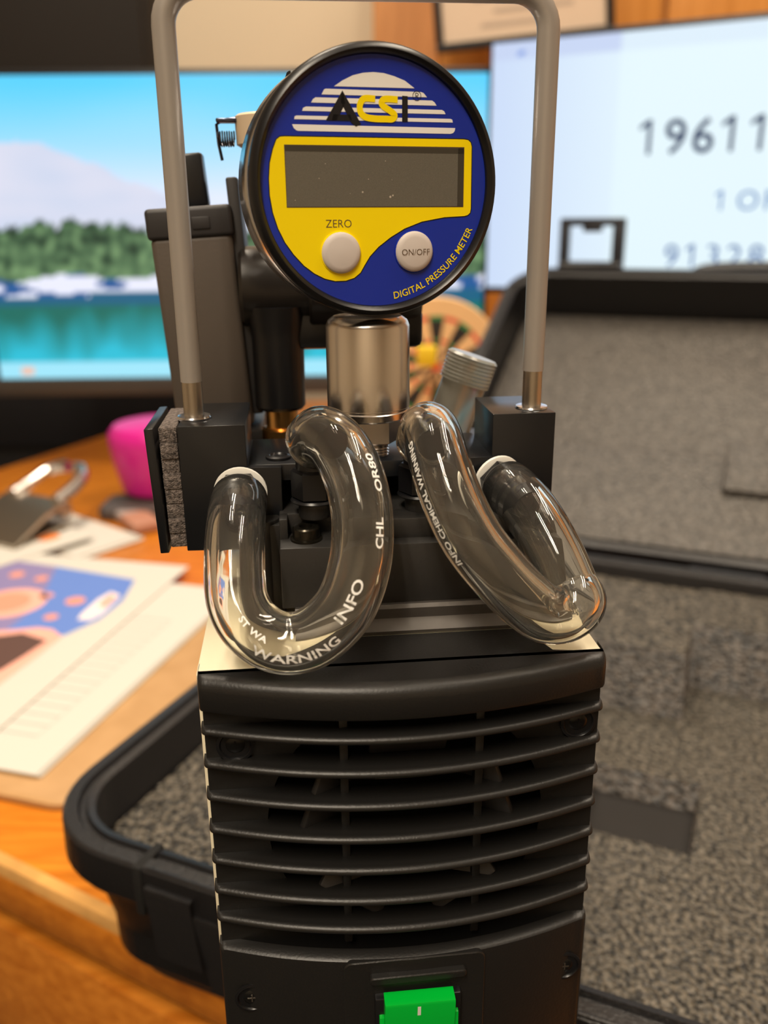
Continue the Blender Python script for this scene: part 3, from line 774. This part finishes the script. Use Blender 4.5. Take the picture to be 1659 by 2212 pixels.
yellow = [(-18.93, 8.52), (22.4, 8.65), (23.4, 8.5), (24.0, 8.0), (24.25, 7.2), (24.37, -6.2), (24.2, -7.1), (23.6, -7.6), (22.8, -7.8), (17.79, -8.03), (12.24, -8.94), (8.02, -10.41), (4.67, -12.25), (1.74, -14.29), (-0.36, -16.33), (-1.63, -18.21), (-2.69, -19.9), (-4.16, -21.01), (-6.23, -21.6), (-8.68, -21.61), (-11.1, -21.02), (-13.47, -19.82), (-15.8, -18.08), (-18.06, -15.62), (-19.9, -13.02), (-21.31, -10.1), (-22.3, -6.87), (-22.81, -3.33), (-22.82, 0.16), (-22.48, 3.28), (-21.67, 6.03), (-20.83, 7.91), (-20.06, 8.44)]
cyy = (0.5, -4)
def grow(p, k):
    out = []; n = len(p)
    for i in range(n):
        a = Vector(p[i-1]); b = Vector(p[i]); c_ = Vector(p[(i+1) % n]); t1 = (b-a).normalized(); t2 = (c_-b).normalized(); T = (t1+t2).normalized()
        out.append((b.x-T.y*k, b.y+T.x*k))
    return out
gface([grow(yellow, .22)], .04, 'yellow_outline', m_ink); gface([yellow], .08, 'yellow_panel', m_yel)
# display window: recessed frame and glass
lc = [(-19.15, 6.8), (22.32, 6.9), (22.34, -5.7), (-19.1, -5.68)]
gface([grow(lc, .18)], .12, 'display_outline', m_brown)
mb = MB(); mb.box(-19.1, 22.3, -.16, -.06, -5.65, 6.8); gb(mb, 'display', m_lcd)
mb = MB(); mb.box(-19.1, 22.3, -.17, -.161, 5.6, 6.8); mb.box(20.9, 22.3, -.17, -.161, -5.65, 6.8); gb(mb, 'display_border', mat('lcd_edge', (.05, .045, .035), .3))
sp = MB()
for x, z, r in ((-10.3, 3.2, .09), (-11.8, .2, .10), (-1.9, -2.6, .20), (4.6, -3.6, .26), (5.2, -3.3, .2), (-.5, .1, .1), (3.5, 3.9, .09), (-17.3, -4.3, .1), (-4.8, -2.9, .07), (5.0, .0, .07)):
    sp.flat(circ(x, z, r, 8), .18, MGX)
sp = gb(sp, 'dust_specks', mat('pale_dust', (.45, .40, .33), .8), smooth=False, recalc=False); sp['kind'] = 'stuff'
st0 = [(-7.9, 18.58), (-6.04, 19.75), (-3.71, 20.84), (-1.38, 21.42), (0.95, 21.64), (3.3, 21.53), (5.66, 21.01), (8.05, 20.25), (10.38, 18.78)]
sun = [st0, [(-9.71, 18.06), (-10.1, 17.9), (-10.69, 16.92), (13.3, 17.08), (12.5, 17.9), (11.88, 18.1)], [(-12.03, 16.31), (-12.6, 15.95), (-13.02, 15.28), (15.59, 15.45), (15.1, 16.1), (14.55, 16.45)],
       [(-14.18, 14.47), (-14.8, 14.2), (-15.04, 13.61), (17.76, 13.77), (17.4, 14.4), (16.84, 14.62)], [(-16.31, 12.67), (-16.7, 12.5), (-16.83, 11.95), (19.54, 12.1), (19.4, 12.7), (18.94, 12.85)],
       [(-17.33, 10.95), (-16.98, 10.19), (-16.5, 9.8), (-16.06, 9.67), (19.0, 9.75), (19.7, 9.95), (20.04, 10.4), (20.15, 10.98)]]
gface(sun, .06, 'sun_stripes', m_white)
A = [(-6.08, 17.84), (-2.14, 11.3), (-3.05, 10.9), (-3.9, 11.2), (-4.96, 13.0), (-7.6, 13.0), (-8.4, 11.9), (-9.78, 11.88)]
A1 = [(-6.08, 17.84), (-6.6, 16.95), (-5.75, 15.7), (-3.05, 10.9), (-2.14, 11.3)]
A2 = [(-6.08, 17.84), (-9.78, 11.88), (-8.4, 11.88), (-6.1, 15.9)]
A3 = [(-7.9, 12.75), (-4.8, 12.75), (-4.3, 11.9), (-8.4, 11.9)]
A1b = [(-6.08, 17.84), (-6.5, 15.6), (-4.3, 11.6), (-3.2, 10.8), (-2.0, 11.3)]
A2 = [(-6.08, 17.84), (-9.9, 11.88), (-7.5, 11.88), (-5.5, 15.4)]
A3 = [(-8.2, 13.1), (-4.4, 13.1), (-4.0, 11.9), (-8.6, 11.9)]
gface([A1b, A2, A3], .12, 'letter_a', m_ink); gface([[(7.45, 17.21), (8.77, 17.15), (8.77, 12.03), (7.44, 12.0)]], .12, 'letter_i', m_ink)
def strokepoly(path, w):
    P = [Vector((*p, 0)) for p in path]; P = catmull(P, 6); L_, R_ = [], []
    for i, p in enumerate(P):
        T = (P[min(i+1, len(P)-1)]-P[max(i-1, 0)]).normalized(); N = Vector((-T.y, T.x, 0)); L_.append(p+N*w/2); R_.append(p-N*w/2)
    return L_, R_
def strokes(paths, w, h, name, m, xf=None):
    mb = MB()
    for i, p in enumerate(paths):
        L_, R_ = strokepoly(p, w); n = len(L_)
        vs = [MGX @ Vector((v.x, v.y, h)) for v in L_+R_]
        mb._add(vs, [(k, k+1, k+1+n, k+n) for k in range(n-1)])
    return gb(mb, name, m, smooth=False, recalc=False)
cs = [[(1.25, 16.4), (-1.2, 16.4), (-2.2, 15.2), (-2.1, 13.7), (-1.0, 12.75), (1.2, 12.45), (3.6, 12.45), (5.2, 12.5), (5.7, 13.3), (4.7, 14.1), (3.1, 15.0), (2.7, 15.8), (3.6, 16.45), (6.4, 16.4)]]
strokes(cs, 1.35, .16, 'letters_cs', m_yel)
strokes([[(10.9+.95*cos(t_), 17.3+.95*sin(t_)) for t_ in [2*pi*k/14 for k in range(15)]], [(10.6, 16.8), (10.6, 17.8), (11.2, 17.7), (11.1, 17.3), (10.7, 17.3), (11.3, 16.8)]], .12, .12, 'registered_mark', m_ink)
def gtext(s, x, z, size, name, m, sx=1, align='CENTER', h=.12, off=0):
    vs, fs = text2d(s, size, align, sx, off); mb = MB(); mb._add([MGX @ Vector((x+a, z+b, h)) for a, b in vs], fs)
    return gb(mb, name, m, smooth=False, recalc=False)
gtext('ZERO', -7.55, -10.05, 2.45, 'zero_text', m_brown, .98, off=-.02)
for x in (-7.23, 10.3):
    mb = MB(); mb.lathe([(4.55, 0), (4.5, -.55), (4.1, -.95), (3.2, -1.15), (.01, -1.25)], (x, 0, -15.5), (0, 1, 0), 40); gb(mb, 'button', m_btn, angle=60)
    mb = MB(); mb.lathe([(4.5, -.05), (4.75, -.05), (4.7, -.3), (4.5, -.35)], (x, 0, -15.5), (0, 1, 0), 40, close=True); gb(mb, 'button_ring', m_yel if x < 0 else m_blue)
gtext('ON/OFF', 10.35, -16.25, 1.95, 'button_text', m_brown, .98, h=1.3, off=-.015)
# lettering on an arc
vs, fs = text2d('DIGITAL PRESSURE METER', 2.25, 'CENTER', 1.0, .015); mb = MB(); Ra = 25.4; out = []
th0 = radians(-52.0)
for a, b in vs:
    th = th0+a*1.0/Ra; r = Ra-b-.2; out.append(MGX @ Vector((gcx+r*cos(th), gcz+r*sin(th), .1)))
mb._add(out, fs); gb(mb, 'arc_text', m_yel, smooth=False, recalc=False)

# --- clear hoses
def hose(P, name, ends, texts=()):
    pts = catmull(P, 8); fr = frames_of(pts); seg = 40; Ro, Ri = 6.75, 4.35
    n = len(pts); mb = MB(); vs = []
    for R_ in (Ro, Ri):
        for i, (p, T, U, V) in enumerate(fr):
            e = min(i, n-1-i); q = R_-(.35 if (e == 0 and R_ == Ro) else 0)
            for k in range(seg): vs.append(p+U*(q*cos(2*pi*k/seg))+V*(q*sin(2*pi*k/seg)))
    N = n*seg; fs = []
    for i in range(n-1):
        for k in range(seg):
            k2 = (k+1) % seg; a, b, c_, d_ = i*seg+k, i*seg+k2, (i+1)*seg+k2, (i+1)*seg+k
            fs.append((a, b, c_, d_)); fs.append((N+d_, N+c_, N+b, N+a))
    for i in (0, n-1):
        for k in range(seg):
            k2 = (k+1) % seg; q = (i*seg+k, N+i*seg+k, N+i*seg+k2, i*seg+k2); fs.append(q if i == 0 else q[::-1])
    mb._add(vs, fs); o = pb(mb, name, m_glass, angle=60)
    # arc-length table
    L_ = [0]
    for i in range(1, n): L_.append(L_[-1]+(pts[i]-pts[i-1]).length)
    def at(s):
        s = max(0, min(L_[-1]-1e-4, s)); i = max(k for k in range(n) if L_[k] <= s); t_ = (s-L_[i])/(L_[i+1]-L_[i])
        return fr[i][0].lerp(fr[i+1][0], t_), fr[i][1].lerp(fr[i+1][1], t_).normalized()
    for s, frac, phi0, size, sx, view in texts:
        tv, tf = text2d(s, size, 'CENTER', sx, .05); mb = MB(); out = []
        for a, b in tv:
            p, T = at(L_[-1]*frac+a); F_ = Vector(view); F_ = (F_-T*F_.dot(T)).normalized(); V = F_.cross(T)
            ph = phi0+b/Ro; out.append(p+(F_*cos(ph)+V*sin(ph))*(Ro+.06))
        mb._add(out, tf); pb(mb, 'hose_print', m_white, o, smooth=False, recalc=False)
    return o, pts
LP = [(-36.2, 31, 171.8), (-36.4, 25, 171.2), (-36.6, 17, 168.5), (-36.7, 10, 163), (-36.2, 5, 156.5), (-33, 1.5, 151.6), (-27.5, -.5, 148.8), (-21.5, -1, 149.2), (-16, -.5, 152.8), (-12, .5, 158), (-9.2, 3, 166), (-8.5, 7, 174.5), (-9.8, 12, 182), (-12.8, 18, 187.2), (-16.2, 23.5, 188.6), (-18.6, 28.5, 185.6)]
RP = [(29.6, 34, 171.8), (31.2, 28, 170.8), (33.8, 21, 167.5), (37, 14, 161), (39.6, 9, 154), (40.2, 5.5, 152), (37.2, 4.5, 149.8), (32, 3, 150.8), (26.4, 1.5, 155.6), (20.7, 1, 162), (15, 2.5, 169.5), (11, 7, 178), (9.2, 12.5, 184.5), (8.6, 18.5, 188.4), (8.4, 24.5, 188.6), (8.2, 29.5, 184)]
VW = (0, -1, .45)
hose(LP, 'left_hose', None, texts=(('WARNING', .437, -.62, 2.9, 1.15, VW), ('INFO', .570, -.22, 3.2, 1.3, VW), ('ST WA', .350, -.12, 1.9, 1.2, VW), ('OR80', .79, -.75, 2.5, 1.2, VW), ('CHL', .69, -.62, 2.5, 1.2, VW)))
hose(RP, 'right_hose', None, texts=(('INFO CHEMICAL WARNING', .74, .95, 2.2, .9, (0, -1, .45)),))

def barb(p0, dirv, L_=14, name='hose_barb', hexa=True, tape=True):
    d_ = Vector(dirv).normalized(); p0 = Vector(p0)
    pr = [(2.0, 0)]
    mb = MB(); z = 2.0; prof = [(.01, 0), (4.9, 0), (4.9, 1.8)]
    if hexa: pass
    prof = [(3.4, -1), (4.2, 0), (4.2, 3)]
    for k in range(3): prof += [(3.7, 3+k*3.2), (4.32, 3.3+k*3.2), (4.25, 3.8+k*3.2), (3.6, 6+k*3.2)]
    prof += [(3.4, L_), (2.6, L_), (2.5, L_-2), (.01, L_-2)]
    mb.lathe(prof, p0, d_, 28); o = pb(mb, name, m_blk2)
    if hexa:
        mb = MB(); mb.lathe([(5.2, -2.2), (6.0, -1.9), (6.0, .9), (5.2, 1.2)], p0, d_, 6); pb(mb, 'hex_collar', m_blk2, o)
    if tape:
        mb = MB(); mb.lathe([(5.9, -3.4), (6.5, -3.3), (6.5, -2.5), (5.6, -2.2), (3, -2.2)], p0, d_, 36); pb(mb, 'thread_tape', m_tape, o)
    return o
barb((-36.2, 31.4, 172.1), (-.03, -1, -.13), 13)
barb((29.2, 34.2, 171.9), (.28, -1, -.17), 13)
def elbow(P, r, top):
    mb = MB(); x, y, z = P
    mb.lathe([(5.6, 0), (5.8, .3), (5.4, .8)], (x, y, z), (0, 0, 1), 32)
    mb.lathe([(4.9, .8), (5.5, 1.2), (5.5, 7.5), (4.8, 8.2)], (x, y, z), (0, 0, 1), 6)
    pts = catmull([(x, y, z+8), (x, y, z+11), *top], 6)
    mb.tube(pts, [4.25]*(len(pts)), 24); o = pb(mb, 'elbow_fitting', m_blk2)
    mb = MB(); mb.cyl((x, y, 166.5), (x, y, z+.2), 3.9, bev=.3); pb(mb, 'boss', m_head)
    return o
elbow((-18.3, 31.5, 170.6), 5, [(-18.3, 29.5, 184), (-16.6, 24.8, 188), (-13.6, 19.5, 187.4)])
elbow((8.0, 33.0, 170.6), 5, [(8.2, 31, 184), (8.4, 26, 188), (8.5, 20.5, 188.2), (9.0, 16.5, 186.9)])

# --- valve assembly behind the handle
vb = bpy.data.objects.new('control_valve', None); COL.objects.link(vb); vb.parent = pump
MV = Matrix.Translation((-57.0, 86, 176)) @ Matrix.Rotation(radians(-3.4), 4, 'Y')
mb = MB(); mb.box(0, 22.6, 0, 26, 0, 55, 1.6, 3, mtx=MV); pb(mb, 'valve_housing', m_valve, vb)
mb = MB(); mb.box(-.6, 23.2, -.6, 26.6, 54.2, 62.6, 1.2, 3, mtx=MV); mb.box(12, 17, -1.0, 0, 56.5, 59.8, .3, mtx=MV); pb(mb, 'valve_cap', mat('dark_cap', (.028, .026, .027), .5), vb)
mb = MB(); mb.box(9, 17.6, 8, 16, 62.4, 76.5, .8, mtx=MV @ Matrix.Rotation(radians(-1), 4, 'Y')); pb(mb, 'cap_tab', m_anod, vb)
mb = MB(); mb.box(22.4, 25.6, 2, 24, 3, 69.5, .6, mtx=MV); pb(mb, 'mounting_bracket', mat('dark_bracket', (.03, .028, .028), .5), vb)
mb = MB(); mb.lathe([(10.5, 0), (11.5, 1), (11.5, 8), (11.0, 9), (11.0, 34), (12, 36), (12, 50), (11, 52)], (-36.5, 92, 217), (1, 0, 0), 48)
mb.lathe([(12.4, 0), (13, .8), (13, 9), (12.2, 10)], (-17, 92, 217), (1, 0, 0), 48)
pb(mb, 'valve_barrel', mat('black_gloss_plastic', (.018, .015, .013), .3), vb)
mb = MB(); mb.lathe([(6.6, 182), (7.4, 183), (7.6, 203), (8.0, 206), (9, 212)], (-26.4, 88, 0), (0, 0, 1), 40)
mb.box(-32, 16, 84, 100, 199.5, 211, 2)
pb(mb, 'valve_neck', m_blk2, vb)
mb = MB(); mb.lathe([(6.0, 166), (6.9, 166.5), (6.9, 176), (6.0, 176.5)], (-26.2, 88, 0), (0, 0, 1), 6); mb.lathe([(4.8, 176), (4.8, 183)], (-26.2, 88, 0), (0, 0, 1), 24)
pb(mb, 'brass_fitting', m_brass, vb)
mb = MB(); mb.box(-58, 44, 80, 118, 150, 167, 1); mb.box(-57.5, -32, 84, 114, 166, 176.5, .8); pb(mb, 'manifold', m_head, vb)
mb = MB(); mb.cyl((-24, 94, 226), (-24, 94, 246), 5, bev=.4); pb(mb, 'valve_stem', m_blk2, vb)
mb = MB(); pr = [(.01, 245), (9, 245)]
for k in range(9): pr += [(9.3, 245.2+k*1.05), (9.0, 245.7+k*1.05)]
pr += [(10.6, 255), (10.8, 262), (10.0, 262.6), (.01, 262.6)]
mb.lathe(pr, (-24.6, 90, 0), (0, 0, 1), 40); pb(mb, 'beige_knob', m_beige, vb)
mb = MB(); hl = [(-40.2+k*.075, 88+1.9*cos(k*.75), 256.4+1.9*sin(k*.75)) for k in range(64)]
mb.tube(hl, .22, 6); pb(mb, 'coil_spring', mat('dark_steel_wire', (.12, .12, .14), .25, metal=1), vb)
mb = MB(); mb.tube([(-39.2, 88, 251.0), (-39.9, 88, 255), (-40.2, 88, 260.0), (-38.5, 88, 261.2), (-34.5, 88, 261.6)], .42, 8); mb.box(-40.2, -34.6, 86, 90, 260.4, 261.5, .3)
pb(mb, 'spring_hook', mat('blued_steel', (.10, .12, .18), .2, metal=1), vb)

# --- clear threaded cap
ax = Vector((.34, 0, 1)).normalized(); p0 = Vector((21.0, 78, 172))
mb = MB(); mb.cyl(p0, p0+ax*20, 6.6, 6.6, seg=40, bev=.4); mb.box(15, 22, 72, 84, 166, 176, .6); flt = pb(mb, 'clear_inlet', m_clearg)
mb = MB(); pr = [(6.0, 19)]
for k in range(7): pr += [(7.5, 19.2+k*1.05), (7.15, 19.75+k*1.05)]
pr += [(7.5, 26.6), (6.8, 27.3), (.01, 27.3)]
mb.lathe(pr, p0, ax, 40); pb(mb, 'threaded_cap', m_clearg, flt)
